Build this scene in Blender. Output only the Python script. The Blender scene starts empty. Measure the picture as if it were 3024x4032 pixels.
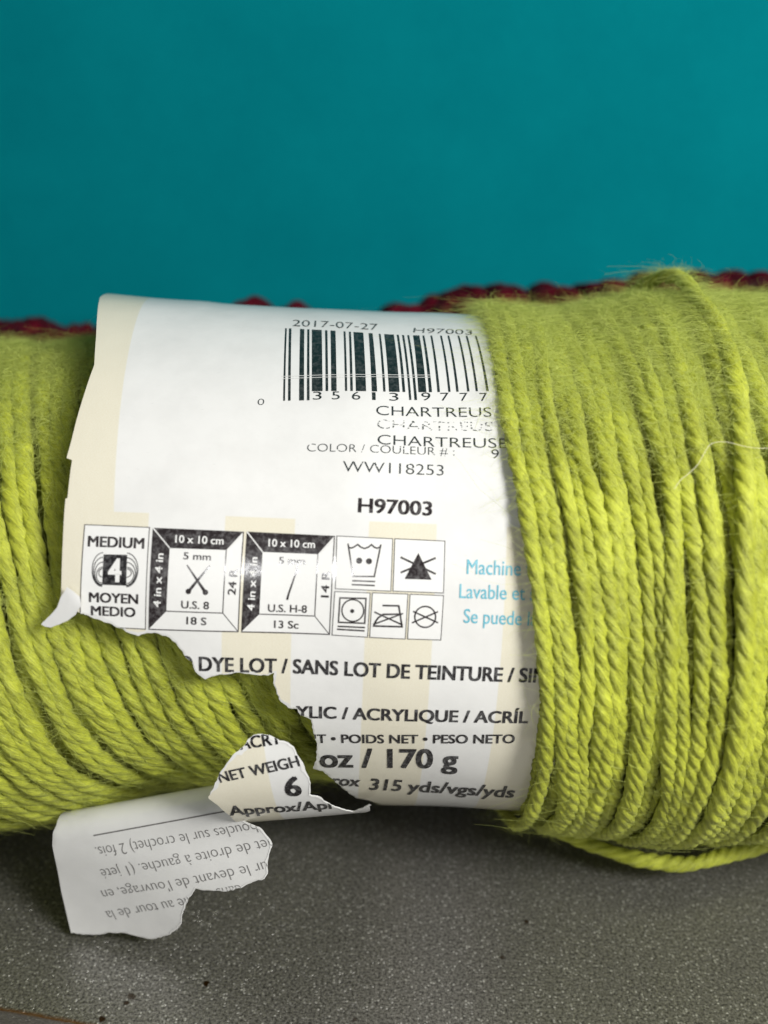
import bpy, bmesh, math, random
import numpy as np
from mathutils import Vector, noise
from mathutils.geometry import delaunay_2d_cdt

random.seed(7)
rng = np.random.default_rng(7)
scene = bpy.context.scene
COL = scene.collection

# ------------------------------------------------------------------ camera, world, lights, exposure
PITCH = math.radians(25.0)
F_PX, CX, CY = 4300.0, 1512.0, 2016.0            # focal length and centre in photo pixels (3024 x 4032)
ZA = 0.0466                                      # height of the skein's axis over the tray
DIST = 0.1775
_f = np.array([0.0, math.cos(PITCH), -math.sin(PITCH)])
_u = np.array([0.0, math.sin(PITCH), math.cos(PITCH)])
_r = np.array([1.0, 0.0, 0.0])
_a = math.radians(2.3)
AXIS0 = np.array([0.0, 0.0, ZA])
CAM = AXIS0 - DIST * (math.cos(_a) * _f - math.sin(_a) * _u)

cd = bpy.data.cameras.new('camera')
cam = bpy.data.objects.new('camera', cd); COL.objects.link(cam)
cam.location = CAM.tolist()
cam.rotation_euler = (math.pi / 2 - PITCH, 0, 0)
cd.sensor_fit = 'VERTICAL'; cd.sensor_height = 36.0; cd.sensor_width = 27.0
cd.lens = 36.0 * F_PX / 4032.0
cd.clip_start = 0.005; cd.clip_end = 20.0
cd.dof.use_dof = True
cd.dof.focus_distance = 0.149
cd.dof.aperture_fstop = 13.5
scene.camera = cam

world = bpy.data.worlds.new('World'); scene.world = world
world.use_nodes = True
bg = world.node_tree.nodes['Background']
bg.inputs[0].default_value = (0.90, 0.95, 1.0, 1); bg.inputs[1].default_value = 0.10


def area(name, loc, target, size, power, color=(1, 1, 1)):
    l = bpy.data.lights.new(name, 'AREA'); l.shape = 'DISK'; l.size = size; l.energy = power; l.color = color
    o = bpy.data.objects.new(name, l); COL.objects.link(o)
    o.location = loc
    o.rotation_euler = (Vector(target) - Vector(loc)).to_track_quat('-Z', 'Y').to_euler()
    return o


area('key_lamp', (0.225, -0.235, 0.25), (0.01, 0, 0.05), 0.11, 1.42, (1.0, 0.985, 0.95))
area('ceiling_lamp', (0.36, -0.34, 0.56), (0, 0.05, 0.05), 0.3, 2.2, (1.0, 0.98, 0.95))
area('glare_lamp', (-0.0425, -0.4316, 0.2000), (-0.014, -0.036, 0.063), 0.014, 0.24, (1.0, 1.0, 1.0))
scene.view_settings.view_transform = 'Standard'
scene.view_settings.look = 'None'
scene.view_settings.exposure = -0.04
scene.view_settings.gamma = 1.0
scene.view_settings.use_curve_mapping = False
scene.cycles.use_denoising = True
scene.cycles.max_bounces = 6


# ------------------------------------------------------------------ helpers
def ray(px, py):
    d = _f * F_PX + _r * (px - CX) + _u * (CY - py)
    return d / np.linalg.norm(d)


def tray_hit(px, py, z=0.0):
    d = ray(px, py); t = (z - CAM[2]) / d[2]
    return CAM + t * d


def link(name, me, mat=None, parent=None):
    o = bpy.data.objects.new(name, me); COL.objects.link(o)
    if mat is not None:
        for m in (mat if isinstance(mat, (list, tuple)) else [mat]): me.materials.append(m)
    if parent is not None: o.parent = parent
    return o


def tag(o, label=None, cat=None, group=None, kind=None):
    if label: o['label'] = label
    if cat: o['category'] = cat
    if group: o['group'] = group
    if kind: o['kind'] = kind
    return o


def empty(name, loc=(0, 0, 0)):
    o = bpy.data.objects.new(name, None); COL.objects.link(o); o.empty_display_size = 0.01
    o.location = loc
    return o


def np_mesh(name, verts, faces, uvs=None, smooth=True):
    """verts (n,3), faces (m,k) with one k; uvs per loop (m*k,2)."""
    verts = np.asarray(verts, dtype=np.float32); faces = np.asarray(faces, dtype=np.int32)
    me = bpy.data.meshes.new(name)
    m, k = faces.shape
    me.vertices.add(len(verts)); me.vertices.foreach_set('co', verts.ravel())
    me.loops.add(m * k); me.loops.foreach_set('vertex_index', faces.ravel())
    me.polygons.add(m)
    me.polygons.foreach_set('loop_start', np.arange(0, m * k, k, dtype=np.int32))
    me.polygons.foreach_set('loop_total', np.full(m, k, dtype=np.int32))
    if uvs is not None:
        l = me.uv_layers.new(name='UVMap'); l.data.foreach_set('uv', np.asarray(uvs, dtype=np.float32).ravel())
    me.update(calc_edges=True)
    if smooth: me.polygons.foreach_set('use_smooth', np.ones(m, dtype=bool))
    me.validate()
    return me


# ------------------------------------------------------------------ materials
class NT:
    def __init__(self, name):
        self.m = bpy.data.materials.new(name); self.m.use_nodes = True
        self.t = self.m.node_tree; self.n = self.t.nodes
        self.b = self.n['Principled BSDF']

    def node(self, kind, **kw):
        x = self.n.new(kind)
        for k, v in kw.items():
            if k.startswith('i_'):
                x.inputs[int(k[2:]) if k[2:].isdigit() else k[2:].replace('_', ' ')].default_value = v
            else: setattr(x, k, v)
        return x

    def link(self, a, b): self.t.links.new(a, b)

    def math(self, op, a, b=None, clamp=False):
        x = self.n.new('ShaderNodeMath'); x.operation = op; x.use_clamp = clamp
        for i, v in enumerate((a, b)):
            if v is None: continue
            if isinstance(v, (int, float)): x.inputs[i].default_value = v
            else: self.link(v, x.inputs[i])
        return x.outputs[0]

    def mix(self, fac, a, b, mode='MIX'):
        x = self.n.new('ShaderNodeMix'); x.data_type = 'RGBA'; x.blend_type = mode
        for s, v in ((0, fac), (6, a), (7, b)):
            if isinstance(v, (int, float)): x.inputs[s].default_value = v
            elif isinstance(v, tuple): x.inputs[s].default_value = v if len(v) == 4 else (*v, 1)
            else: self.link(v, x.inputs[s])
        return x.outputs[2]

    def ramp(self, fac, stops):
        x = self.n.new('ShaderNodeValToRGB'); e = x.color_ramp.elements
        e[0].position, e[0].color = stops[0][0], (*stops[0][1], 1)
        e[1].position, e[1].color = stops[-1][0], (*stops[-1][1], 1)
        for p, c in stops[1:-1]:
            k = e.new(p); k.color = (*c, 1)
        self.link(fac, x.inputs[0])
        return x.outputs[0]

    def noise(self, vec, scale, detail=3, rough=0.55):
        x = self.n.new('ShaderNodeTexNoise'); x.inputs['Scale'].default_value = scale
        x.inputs['Detail'].default_value = detail; x.inputs['Roughness'].default_value = rough
        if vec is not None: self.link(vec, x.inputs['Vector'])
        return x.outputs['Fac']

    def mapping(self, vec, scale=(1, 1, 1), loc=(0, 0, 0)):
        x = self.n.new('ShaderNodeMapping'); x.inputs['Scale'].default_value = scale; x.inputs['Location'].default_value = loc
        self.link(vec, x.inputs['Vector'])
        return x.outputs[0]

    def bump(self, h, strength, dist, normal=None):
        x = self.n.new('ShaderNodeBump'); x.inputs['Strength'].default_value = strength; x.inputs['Distance'].default_value = dist
        self.link(h, x.inputs['Height'])
        if normal is not None: self.link(normal, x.inputs['Normal'])
        return x.outputs[0]


def set_in(b, **kw):
    for k, v in kw.items():
        n = k.replace('_', ' ')
        if n in b.inputs: b.inputs[n].default_value = v


def yarn_material(name, light, dark, sheen, sheen_w=0.2, spec=0.5):
    t = NT(name)
    uv = t.node('ShaderNodeUVMap').outputs[0]
    pos = t.node('ShaderNodeNewGeometry').outputs['Position']
    fib = t.noise(t.mapping(uv, (60, 1.1, 1)), 1.0, 3, 0.65)       # u once round the strand, v in millimetres: fibres along each ply
    fib2 = t.noise(t.mapping(uv, (26, 0.7, 1), (3, 5, 0)), 1.0, 2, 0.5)
    blot = t.noise(pos, 160.0, 3)
    f = t.math('ADD', t.math('MULTIPLY', fib, 0.55), t.math('MULTIPLY', blot, 0.45))
    col = t.ramp(f, [(0.38, dark), (0.60, light)])
    t.link(col, t.b.inputs['Base Color'])
    n1 = t.bump(fib2, 0.8, 0.0003)
    n2 = t.bump(fib, 0.9, 0.0002, n1)
    t.link(n2, t.b.inputs['Normal'])
    set_in(t.b, Roughness=0.5, Specular_IOR_Level=spec, Sheen_Weight=sheen_w, Sheen_Roughness=0.45)
    t.b.inputs['Sheen Tint'].default_value = (*sheen, 1)
    return t.m


def fuzz_material(name, color):
    t = NT(name)
    tr = t.node('ShaderNodeBsdfTranslucent'); tr.inputs[0].default_value = (*color, 1)
    mx = t.node('ShaderNodeMixShader'); mx.inputs[0].default_value = 0.4
    t.b.inputs['Base Color'].default_value = (*color, 1); set_in(t.b, Roughness=0.5, Specular_IOR_Level=0.4)
    t.link(t.b.outputs[0], mx.inputs[1]); t.link(tr.outputs[0], mx.inputs[2])
    t.link(mx.outputs[0], t.n['Material Output'].inputs['Surface'])
    return t.m


M_YARN = yarn_material('chartreuse_yarn', (0.555, 0.600, 0.052), (0.26, 0.285, 0.015), (0.85, 0.95, 0.5))
M_FUZZ = fuzz_material('chartreuse_fibre', (0.60, 0.66, 0.17))
M_RED = yarn_material('dark_red_yarn', (0.115, 0.0015, 0.011), (0.028, 0.0006, 0.003), (0.6, 0.1, 0.15), 0.0, 0.12)


def paper_material(name, printed=None):
    t = NT(name)
    pos = t.node('ShaderNodeNewGeometry').outputs['Position']
    smudge = t.noise(pos, 120.0, 4, 0.65)
    base = t.ramp(smudge, [(0.3, (0.69, 0.69, 0.67)), (0.6, (0.745, 0.745, 0.725))])
    if printed:
        uv = t.node('ShaderNodeUVMap').outputs[0]
        sep = t.node('ShaderNodeSeparateXYZ'); t.link(uv, sep.inputs[0])
        s, v = sep.outputs[0], sep.outputs[1]

        def inside(a, b):
            lo = t.math('MULTIPLY', t.math('SUBTRACT', s, a), 60.0, True) if a is not None else None
            hi = t.math('MULTIPLY', t.math('SUBTRACT', b, s), 60.0, True) if b is not None else None
            return hi if lo is None else lo if hi is None else t.math('MULTIPLY', lo, hi)
        mask = None
        for a, b in printed['stripes']:
            k = inside(a, b); mask = k if mask is None else t.math('MAXIMUM', mask, k)
        ps, pv, pk = printed['panel']
        pan = t.math('MULTIPLY', t.math('MULTIPLY', t.math('SUBTRACT', t.math('SUBTRACT', s, t.math('MULTIPLY', v, pk)), ps), 60.0, True),
                     t.math('MULTIPLY', t.math('SUBTRACT', v, pv), 60.0, True))
        mask = t.math('MULTIPLY', mask, t.math('SUBTRACT', 1.0, pan))
        weave = t.noise(t.mapping(uv, (60, 110, 1)), 1.0, 1)
        beige = t.ramp(weave, [(0.35, (0.67, 0.61, 0.42)), (0.65, (0.74, 0.70, 0.55))])
        base = t.mix(t.math('MULTIPLY', mask, 0.72), base, beige)
        # thermal-print scuffs: small dark flecks
        fl = t.noise(t.mapping(uv, (9, 45, 1)), 1.0, 4, 0.7)
        fm = t.math('MULTIPLY', t.math('SUBTRACT', fl, 0.64), 9.0, True)
        base = t.mix(t.math('MULTIPLY', fm, 0.35), base, (0.35, 0.36, 0.33))
    t.link(base, t.b.inputs['Base Color'])
    n = t.bump(t.noise(pos, 70.0, 3), 0.10, 0.0016)
    n = t.bump(t.noise(pos, 1900.0, 2), 0.13, 0.00006, n)
    n = t.bump(t.noise(pos, 330.0, 2), 0.06, 0.0003, n)
    t.link(n, t.b.inputs['Normal'])
    set_in(t.b, Roughness=0.17, Specular_IOR_Level=0.6)
    return t.m


def ink_material(name, color, rough=0.17, wear=0.12):
    t = NT(name)
    pos = t.node('ShaderNodeNewGeometry').outputs['Position']
    w = t.noise(pos, 1500.0, 3, 0.7)
    c2 = tuple(min(1, c + wear) for c in color)
    c = t.ramp(w, [(0.45, color), (0.75, c2)])
    t.link(c, t.b.inputs['Base Color'])
    n = t.bump(t.noise(pos, 1900.0, 2), 0.16, 0.00006)
    n = t.bump(t.noise(pos, 330.0, 2), 0.06, 0.0003, n)
    t.link(n, t.b.inputs['Normal'])
    set_in(t.b, Roughness=rough, Specular_IOR_Level=0.5)
    return t.m


M_INK = ink_material('black_ink', (0.012, 0.011, 0.012))
M_BROWNINK = ink_material('soft_black_ink', (0.022, 0.017, 0.018))
M_THERMAL = ink_material('thermal_ink', (0.006, 0.014, 0.014), 0.45, 0.06)
M_THIN = ink_material('thin_thermal_ink', (0.035, 0.045, 0.042), 0.5, 0.25)
M_BLUE = ink_material('light_blue_ink', (0.12, 0.42, 0.52), 0.4, 0.15)
M_GREYINK = ink_material('grey_ink', (0.16, 0.155, 0.15), 0.5, 0.12)
M_WHITEINK = ink_material('paper_white', (0.74, 0.74, 0.72), 0.4, 0.02)
M_BACK = paper_material('uncoated_paper')


# ------------------------------------------------------------------ flat shapes wrapped on paper surfaces
class CylSurf:
    """A paper surface wound on a cylinder: (s along the axis, v arc length up) in metres."""
    def __init__(self, centre, roll, R, waves=0.0):
        self.c = np.array(centre, float); self.R = R; self.w = waves
        self.ax = np.array([math.cos(roll), 0, math.sin(roll)])
        self.e1 = np.array([0, -1.0, 0]); self.e2 = np.array([-math.sin(roll), 0, math.cos(roll)])

    def uv(self, px, py):
        d = ray(px, py); o = CAM - self.c
        a, b = o @ self.e1, o @ self.e2; da, db = d @ self.e1, d @ self.e2
        A = da * da + db * db; B = a * da + b * db; C = a * a + b * b - self.R ** 2
        disc = max(0.0, B * B - A * C)
        t = (-B - math.sqrt(disc)) / A
        p = o + t * d
        return np.array([p @ self.ax, self.R * math.atan2(p @ self.e2, p @ self.e1)])

    def xyz(self, uv, h=0.0):
        uv = np.atleast_2d(uv); s, v = uv[:, 0], uv[:, 1]; ph = v / self.R
        r = self.R + h + self.w * (np.sin(s * 210 + v * 90) + 0.7 * np.sin(s * 95 - v * 160 + 1.3) + 0.5 * np.sin(s * 330 + v * 35 + 2))
        r = r + self.extra(s, v)
        return self.c + s[:, None] * self.ax + (r * np.cos(ph))[:, None] * self.e1 + (r * np.sin(ph))[:, None] * self.e2

    def extra(self, s, v): return 0.0


class FlapSurf:
    """A sheet leaning on the tray whose far edge rolls over a fold: (a along the fold, t down from it)."""
    def __init__(self, p_bottom, px_l, px_r, y_l, y_r, r=0.0028):
        at_y = lambda q, y: CAM + ray(*q) * ((y - CAM[1]) / ray(*q)[1])
        a, b = at_y(px_l, y_l), at_y(px_r, y_r)
        n = np.cross(b - a, p_bottom - a); n /= np.linalg.norm(n)
        if n[1] > 0: n = -n
        self.n = n; self.p = p_bottom; self.r = r
        self.o = a; self.e1 = (b - a) / np.linalg.norm(b - a)
        self.e2 = np.cross(n, self.e1)                          # up the sheet
        if self.e2[2] < 0: self.e2 = -self.e2

    def hit(self, px, py):
        d = ray(px, py); t = ((self.p - CAM) @ self.n) / (d @ self.n)
        return CAM + t * d

    def uv(self, px, py):
        q = self.hit(px, py) - self.o
        return np.array([q @ self.e1, q @ self.e2 + 0.0022])

    def xyz(self, uv, h=0.0):
        uv = np.atleast_2d(uv); s, t = uv[:, 0], uv[:, 1]
        bend = 0.00035 * np.sin(s * 160 + t * 120) * smooth01(-t / 0.005) - 0.0009 * np.clip((-t - 0.012) / 0.01, 0, 1.5) ** 2
        ang = np.clip(t / self.r, 0, 2.7)
        over = np.where(t > 2.7 * self.r, t - 2.7 * self.r, 0.0)
        y = np.where(t < 0, t, (self.r - h * 0 ) * np.sin(ang)) + over * math.cos(2.7)
        z = np.where(t < 0, bend, -self.r * (1 - np.cos(ang))) - over * math.sin(2.7)
        nn = np.cos(ang); ny = np.sin(ang)
        base = self.o - 0.0022 * self.e2
        return base + s[:, None] * self.e1 + (y + h * ny)[:, None] * self.e2 + (z + h * nn)[:, None] * self.n


def inside_poly(pts, poly):
    x, y = pts[:, 0], pts[:, 1]; c = np.zeros(len(pts), bool)
    j = len(poly) - 1
    for i in range(len(poly)):
        xi, yi = poly[i]; xj, yj = poly[j]
        m = ((yi > y) != (yj > y)) & (x < (xj - xi) * (y - yi) / ((yj - yi) or 1e-12) + xi)
        c ^= m; j = i
    return c


def sheet(surf, poly, step, name, mat, parent, thick=0.0001, uvscale=100.0):
    """A paper sheet whose outline is a polygon on the surface, meshed finely enough to bend."""
    poly = np.asarray(poly); lo, hi = poly.min(0), poly.max(0)
    gx, gy = np.meshgrid(np.arange(lo[0], hi[0], step), np.arange(lo[1], hi[1], step))
    g = np.stack([gx.ravel(), gy.ravel()], 1) + rng.uniform(-0.15, 0.15, (gx.size, 2)) * step
    g = g[inside_poly(g, poly)]
    d = np.min(np.linalg.norm(g[:, None, :] - poly[None, :, :], axis=2), axis=1) if len(g) * len(poly) < 3e7 else np.ones(len(g))
    g = g[d > step * 0.35]
    n = len(poly)
    S = 1000.0
    vs = [Vector(p * S) for p in poly] + [Vector(p * S) for p in g]
    out = delaunay_2d_cdt(vs, [(i, (i + 1) % n) for i in range(n)], [], 1, 1e-5)
    v2 = np.array([[p.x, p.y] for p in out[0]]) / S
    tri = np.array([f for f in out[2] if len(f) == 3])
    a, b, c = v2[tri[:, 0]], v2[tri[:, 1]], v2[tri[:, 2]]
    flip = ((b - a)[:, 0] * (c - a)[:, 1] - (b - a)[:, 1] * (c - a)[:, 0]) < 0
    tri[flip] = tri[flip][:, ::-1]
    me = np_mesh(name, surf.xyz(v2), tri, uvs=(v2 * uvscale)[tri.ravel()])
    o = link(name, me, mat, parent)
    m = o.modifiers.new('thickness', 'SOLIDIFY'); m.thickness = thick; m.offset = -1.0
    e = o.modifiers.new('crisp_rim', 'EDGE_SPLIT'); e.split_angle = math.radians(50)
    return o


def rough_line(pts, amp, n):
    """Subdivide a polyline and give it the ragged run of torn paper."""
    out = []
    for a, b in zip(pts[:-1], pts[1:]):
        a, b = np.array(a, float), np.array(b, float); L = np.linalg.norm(b - a); k = max(1, int(L / n))
        nx = np.array([-(b - a)[1], (b - a)[0]]) / max(L, 1e-9)
        for i in range(k):
            p = a + (b - a) * i / k
            out.append(p + nx * (random.uniform(-amp, amp) if i else 0))
    out.append(np.array(pts[-1], float))
    return out


class Print:
    """Flat printed shapes collected in surface coordinates and laid on the paper as one thin mesh."""
    def __init__(self, surf, clip=None): self.s = surf; self.bm = bmesh.new(); self.clip = clip

    def poly(self, pts, conv=True, mi=0):
        q = [self.s.uv(*p) if conv else np.array(p) for p in pts]
        vs = [self.bm.verts.new((p[0], p[1], 0)) for p in q]
        f = self.bm.faces.new(vs); f.material_index = mi
        return self

    def stroke(self, pts, w, closed=False, w2=None, mi=0):
        q = [np.array(p, float) for p in pts]
        if closed: q = q + [q[0]]
        n = len(q) - 1
        L, R = [], []
        for i, p in enumerate(q):
            a = q[i - 1] if i > 0 else (q[-2] if closed else None); b = q[i + 1] if i < n else (q[1] if closed else None)
            d1 = (p - a) / (np.linalg.norm(p - a) or 1) if a is not None else None
            d2 = (b - p) / (np.linalg.norm(b - p) or 1) if b is not None else None
            d = d1 if d2 is None else d2 if d1 is None else (d1 + d2)
            d = d / (np.linalg.norm(d) or 1)
            nn = np.array([-d[1], d[0]])
            c = 1.0 if d1 is None or d2 is None else max(0.45, abs(nn @ np.array([-d2[1], d2[0]])))
            ww = w if w2 is None else w + (w2 - w) * i / n
            L.append(p + nn * ww / 2 / c); R.append(p - nn * ww / 2 / c)
        for i in range(n): self.poly([L[i], R[i], R[i + 1], L[i + 1]], mi=mi)
        return self

    def disc(self, c, r, mi=0, k=18): return self.poly([(c[0] + r * math.cos(2 * math.pi * i / k), c[1] + r * math.sin(2 * math.pi * i / k)) for i in range(k)], mi=mi)

    def ring(self, c, r, w, mi=0, k=36): return self.stroke([(c[0] + r * math.cos(2 * math.pi * i / k), c[1] + r * math.sin(2 * math.pi * i / k)) for i in range(k)], w, True, mi=mi)

    def text(self, body, p0, p1, cap, bold=0.0, mi=0, gap=1.0, drop=0.0):
        """Lettering whose baseline runs from photo pixel p0 to p1; cap is the capital height there in pixels."""
        p0, p1 = np.array(p0, float), np.array(p1, float); d = (p1 - p0) / np.linalg.norm(p1 - p0)
        up = np.array([d[1], -d[0]])
        u0, u1, ut = self.s.uv(*p0), self.s.uv(*p1), self.s.uv(*(p0 + up * cap))
        e = u1 - u0; L = np.linalg.norm(e); e = e / L; nv = np.array([-e[1], e[0]]); h = abs((ut - u0) @ nv)
        um = self.s.uv(*((p0 + p1) / 2)); utm = self.s.uv(*((p0 + p1) / 2 + up * cap)); h = 0.5 * h + 0.5 * abs((utm - um) @ nv)
        cu = bpy.data.curves.new('lettering', 'FONT'); cu.body = body; cu.size = 1.0; cu.offset = min(bold, 0.0); cu.space_character = gap
        cu.resolution_u = 4
        o = bpy.data.objects.new('lettering', cu); COL.objects.link(o)
        bpy.context.view_layer.update()
        me = o.evaluated_get(bpy.context.evaluated_depsgraph_get()).to_mesh()
        v = np.array([x.co[:2] for x in me.vertices]); fs = [list(p.vertices) for p in me.polygons]
        o.evaluated_get(bpy.context.evaluated_depsgraph_get()).to_mesh_clear()
        bpy.data.objects.remove(o); bpy.data.curves.remove(cu)
        x0, x1 = v[:, 0].min(), v[:, 0].max(); CAPH = 0.682
        bx = max(bold, 0.0)
        stamps = [(0, 0)] if bx == 0 else [(-bx, -bx * .5), (bx, -bx * .5), (-bx, bx * .5), (bx, bx * .5)]
        for k_, (ox, oy) in enumerate(stamps):
            vv = [self.bm.verts.new((*(u0 + e * (x + ox - x0 + bx) / (x1 - x0 + 2 * bx) * L + nv * ((y + oy) / CAPH * h)), k_ * 4e-6)) for x, y in v]
            for f in fs:
                k = self.bm.faces.new([vv[i] for i in f]); k.material_index = mi
        return self

    def done(self, name, mats, parent, h=0.00005, fine=None, chip=0.0):
        bm = self.bm
        if not bm.faces: return None
        xs = [v.co for v in bm.verts]; lo = [min(c[i] for c in xs) for i in (0, 1)]; hi = [max(c[i] for c in xs) for i in (0, 1)]
        step = fine or 0.0011
        for ax in ((1, 0) if (self.clip is not None or fine or hi[0] - lo[0] > 0.003) else (1,)):
            st = step if (ax == 1 or fine) else (0.00022 if self.clip is not None else 0.004)
            if self.clip is not None: st = min(st, 0.00022)
            p = lo[ax] + st * 0.5
            while p < hi[ax]:
                co = [0, 0, 0]; co[ax] = p; no = [0, 0, 0]; no[ax] = 1
                bmesh.ops.bisect_plane(bm, geom=bm.verts[:] + bm.edges[:] + bm.faces[:], dist=1e-8, plane_co=co, plane_no=no)
                p += st
        if self.clip is not None:
            cs = np.array([f.calc_center_median()[:2] for f in bm.faces]); keep = inside_poly(cs, self.clip)
            bmesh.ops.delete(bm, geom=[f for f, k in zip(bm.faces[:], keep) if not k], context='FACES')
        if chip:
            kill = [f for f in bm.faces if noise.noise(Vector((f.calc_center_median().x * 2200, f.calc_center_median().y * 5200, 3.1))) > chip]
            bmesh.ops.delete(bm, geom=kill, context='FACES')
        if not bm.faces: return None
        for f in bm.faces:
            if f.normal.z < 0: f.normal_flip()
        co = np.array([v.co[:] for v in bm.verts]); p3 = self.s.xyz(co[:, :2], h + co[:, 2])
        for v, q in zip(bm.verts, p3): v.co = q
        me = bpy.data.meshes.new(name); bm.to_mesh(me); bm.free()
        me.polygons.foreach_set('use_smooth', np.ones(len(me.polygons), dtype=bool))
        return link(name, me, mats, parent)


# ------------------------------------------------------------------ the setting: wall, table, tray
t = NT('teal_wall_paint')
pos = t.node('ShaderNodeNewGeometry').outputs['Position']
c = t.ramp(t.math('ADD', t.math('MULTIPLY', t.noise(pos, 30.0, 5, 0.65), 0.6), t.math('MULTIPLY', t.noise(pos, 420.0, 4, 0.7), 0.4)), [(0.32, (0.0010, 0.212, 0.252)), (0.68, (0.0018, 0.258, 0.298))])
t.link(c, t.b.inputs['Base Color']); t.link(t.bump(t.noise(pos, 900.0, 4, 0.7), 0.35, 0.0005), t.b.inputs['Normal'])
set_in(t.b, Roughness=0.9, Specular_IOR_Level=0.0)
M_WALL = t.m
Y_WALL = 0.205
bm = bmesh.new()
q = [(-1.2, Y_WALL, -0.012), (1.2, Y_WALL, -0.012), (1.2, Y_WALL, 1.2), (-1.2, Y_WALL, 1.2)]
fr = [bm.verts.new(p) for p in q]; bk = [bm.verts.new((p[0], p[1] + 0.05, p[2])) for p in q]
bm.faces.new(fr); bm.faces.new(bk[::-1])
for i in range(4): bm.faces.new([fr[i], bk[i], bk[(i + 1) % 4], fr[(i + 1) % 4]])
bmesh.ops.recalc_face_normals(bm, faces=bm.faces[:])
me = bpy.data.meshes.new('back_wall'); bm.to_mesh(me); bm.free()
tag(link('back_wall', me, M_WALL), 'plain teal painted wall behind the yarn', kind='structure')

t = NT('grey_counter')
pos = t.node('ShaderNodeNewGeometry').outputs['Position']
c = t.ramp(t.noise(pos, 1500.0, 3, 0.7), [(0.35, (0.20, 0.19, 0.185)), (0.65, (0.50, 0.48, 0.47))])
t.link(c, t.b.inputs['Base Color']); set_in(t.b, Roughness=0.6)
bm = bmesh.new(); bmesh.ops.create_grid(bm, x_segments=1, y_segments=1, size=1.2)
for v in bm.verts: v.co.y -= 1.2 - Y_WALL; v.co.z = -0.0122
me = bpy.data.meshes.new('countertop'); bm.to_mesh(me); bm.free()
tag(link('countertop', me, t.m), 'grey speckled countertop under the tray', kind='structure')

# tray: a round dark non-stick pan; its floor ends in a scorched line and a paler flared rim (lower left corner of the photo)
A3, B3 = tray_hit(0, 3978), tray_hit(318, 4036)
TA = math.atan2((B3 - A3)[1], (B3 - A3)[0])              # the tray is turned a little: its front edge runs out of the photo to the right
TX = np.array([math.cos(TA), math.sin(TA), 0]); TY = np.array([-math.sin(TA), math.cos(TA), 0])
T_L, T_R, T_D = 0.075, 0.330, 0.20                       # reach to the left and right of A3 and depth
TC = A3 + TX * (T_R - T_L) / 2 + TY * T_D / 2
HX, HY = (T_R + T_L) / 2, T_D / 2
print('tray angle', math.degrees(TA), 'A3', A3, 'back left', A3 - TX * T_L + TY * T_D)


def tray_material(name, base_lo, base_hi, spots=()):
    t = NT(name)
    pos = t.node('ShaderNodeNewGeometry').outputs['Position']
    fine = t.noise(pos, 2300.0, 3, 0.65)
    vor = t.node('ShaderNodeTexVoronoi'); vor.inputs['Scale'].default_value = 2500.0; t.link(pos, vor.inputs['Vector'])
    sep = t.node('ShaderNodeSeparateColor'); t.link(vor.outputs['Color'], sep.inputs[0])
    glit = t.math('MULTIPLY', t.math('SUBTRACT', sep.outputs[0], 0.80), 7.0, True)
    soft = t.math('SUBTRACT', 1.0, t.math('MULTIPLY', vor.outputs['Distance'], 1.5), True)
    glit = t.math('MULTIPLY', glit, soft)
    big = t.noise(pos, 45.0, 3)
    c = t.ramp(t.math('ADD', t.math('MULTIPLY', fine, 0.92), t.math('MULTIPLY', big, 0.08)), [(0.34, base_lo), (0.70, base_hi)])
    c = t.mix(t.math('MULTIPLY', glit, 0.85), c, (0.95, 0.94, 0.90))
    for (p, r, st) in spots:
        vm = t.node('ShaderNodeVectorMath', operation='DISTANCE'); t.link(pos, vm.inputs[0]); vm.inputs[1].default_value = p.tolist()
        w = t.math('ADD', vm.outputs['Value'], t.math('MULTIPLY', t.math('SUBTRACT', t.noise(pos, 1200.0, 2), 0.5), r * 1.6))
        k = t.math('MULTIPLY', t.math('SUBTRACT', r, w), 2.2 / r, True)
        c = t.mix(t.math('MULTIPLY', k, st), c, (0.035, 0.016, 0.004))
    # scorched line where floor meets rim
    oc = t.node('ShaderNodeTexCoord').outputs['Object']; sx = t.node('ShaderNodeSeparateXYZ'); t.link(oc, sx.inputs[0])
    w = t.math('ADD', sx.outputs[1], t.math('MULTIPLY', t.math('SUBTRACT', t.noise(pos, 700.0, 2), 0.5), 0.0006))
    ring = t.math('SUBTRACT', 1.0, t.math('DIVIDE', t.math('ABSOLUTE', t.math('ADD', w, HY - 0.0002)), 0.0006), True)
    c = t.mix(t.math('MULTIPLY', ring, 0.85), c, (0.20, 0.080, 0.012))
    t.link(c, t.b.inputs['Base Color'])
    h = t.math('ADD', fine, t.math('MULTIPLY', glit, 0.8))
    t.link(t.bump(h, 0.6, 0.00014), t.b.inputs['Normal'])
    set_in(t.b, Metallic=0.7, Roughness=0.33, Specular_IOR_Level=0.5)
    return t.m


spots = [(tray_hit(*p), r, s) for p, r, s in (((812, 3873), 0.0006, 1.), ((520, 3922), 0.0007, .75), ((497, 3948), 0.00045, .9), ((402, 4014), 0.0006, 1.),
                                              ((2072, 3629), 0.0005, 0.9), ((1980, 3770), 0.00045, 0.8), ((1395, 4016), 0.0005, 0.6))]
M_TRAY = tray_material('dark_nonstick', (0.075, 0.073, 0.066), (0.43, 0.42, 0.385), spots)
M_RIM = tray_material('pale_rim_metal', (0.22, 0.205, 0.195), (0.48, 0.45, 0.43))
tray = empty('baking_tray', (TC[0], TC[1], -0.012))
tray.rotation_euler = (0, 0, TA)
tag(tray, 'dark grey speckled baking tray with small brown stains under the yarn', 'tray')


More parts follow.
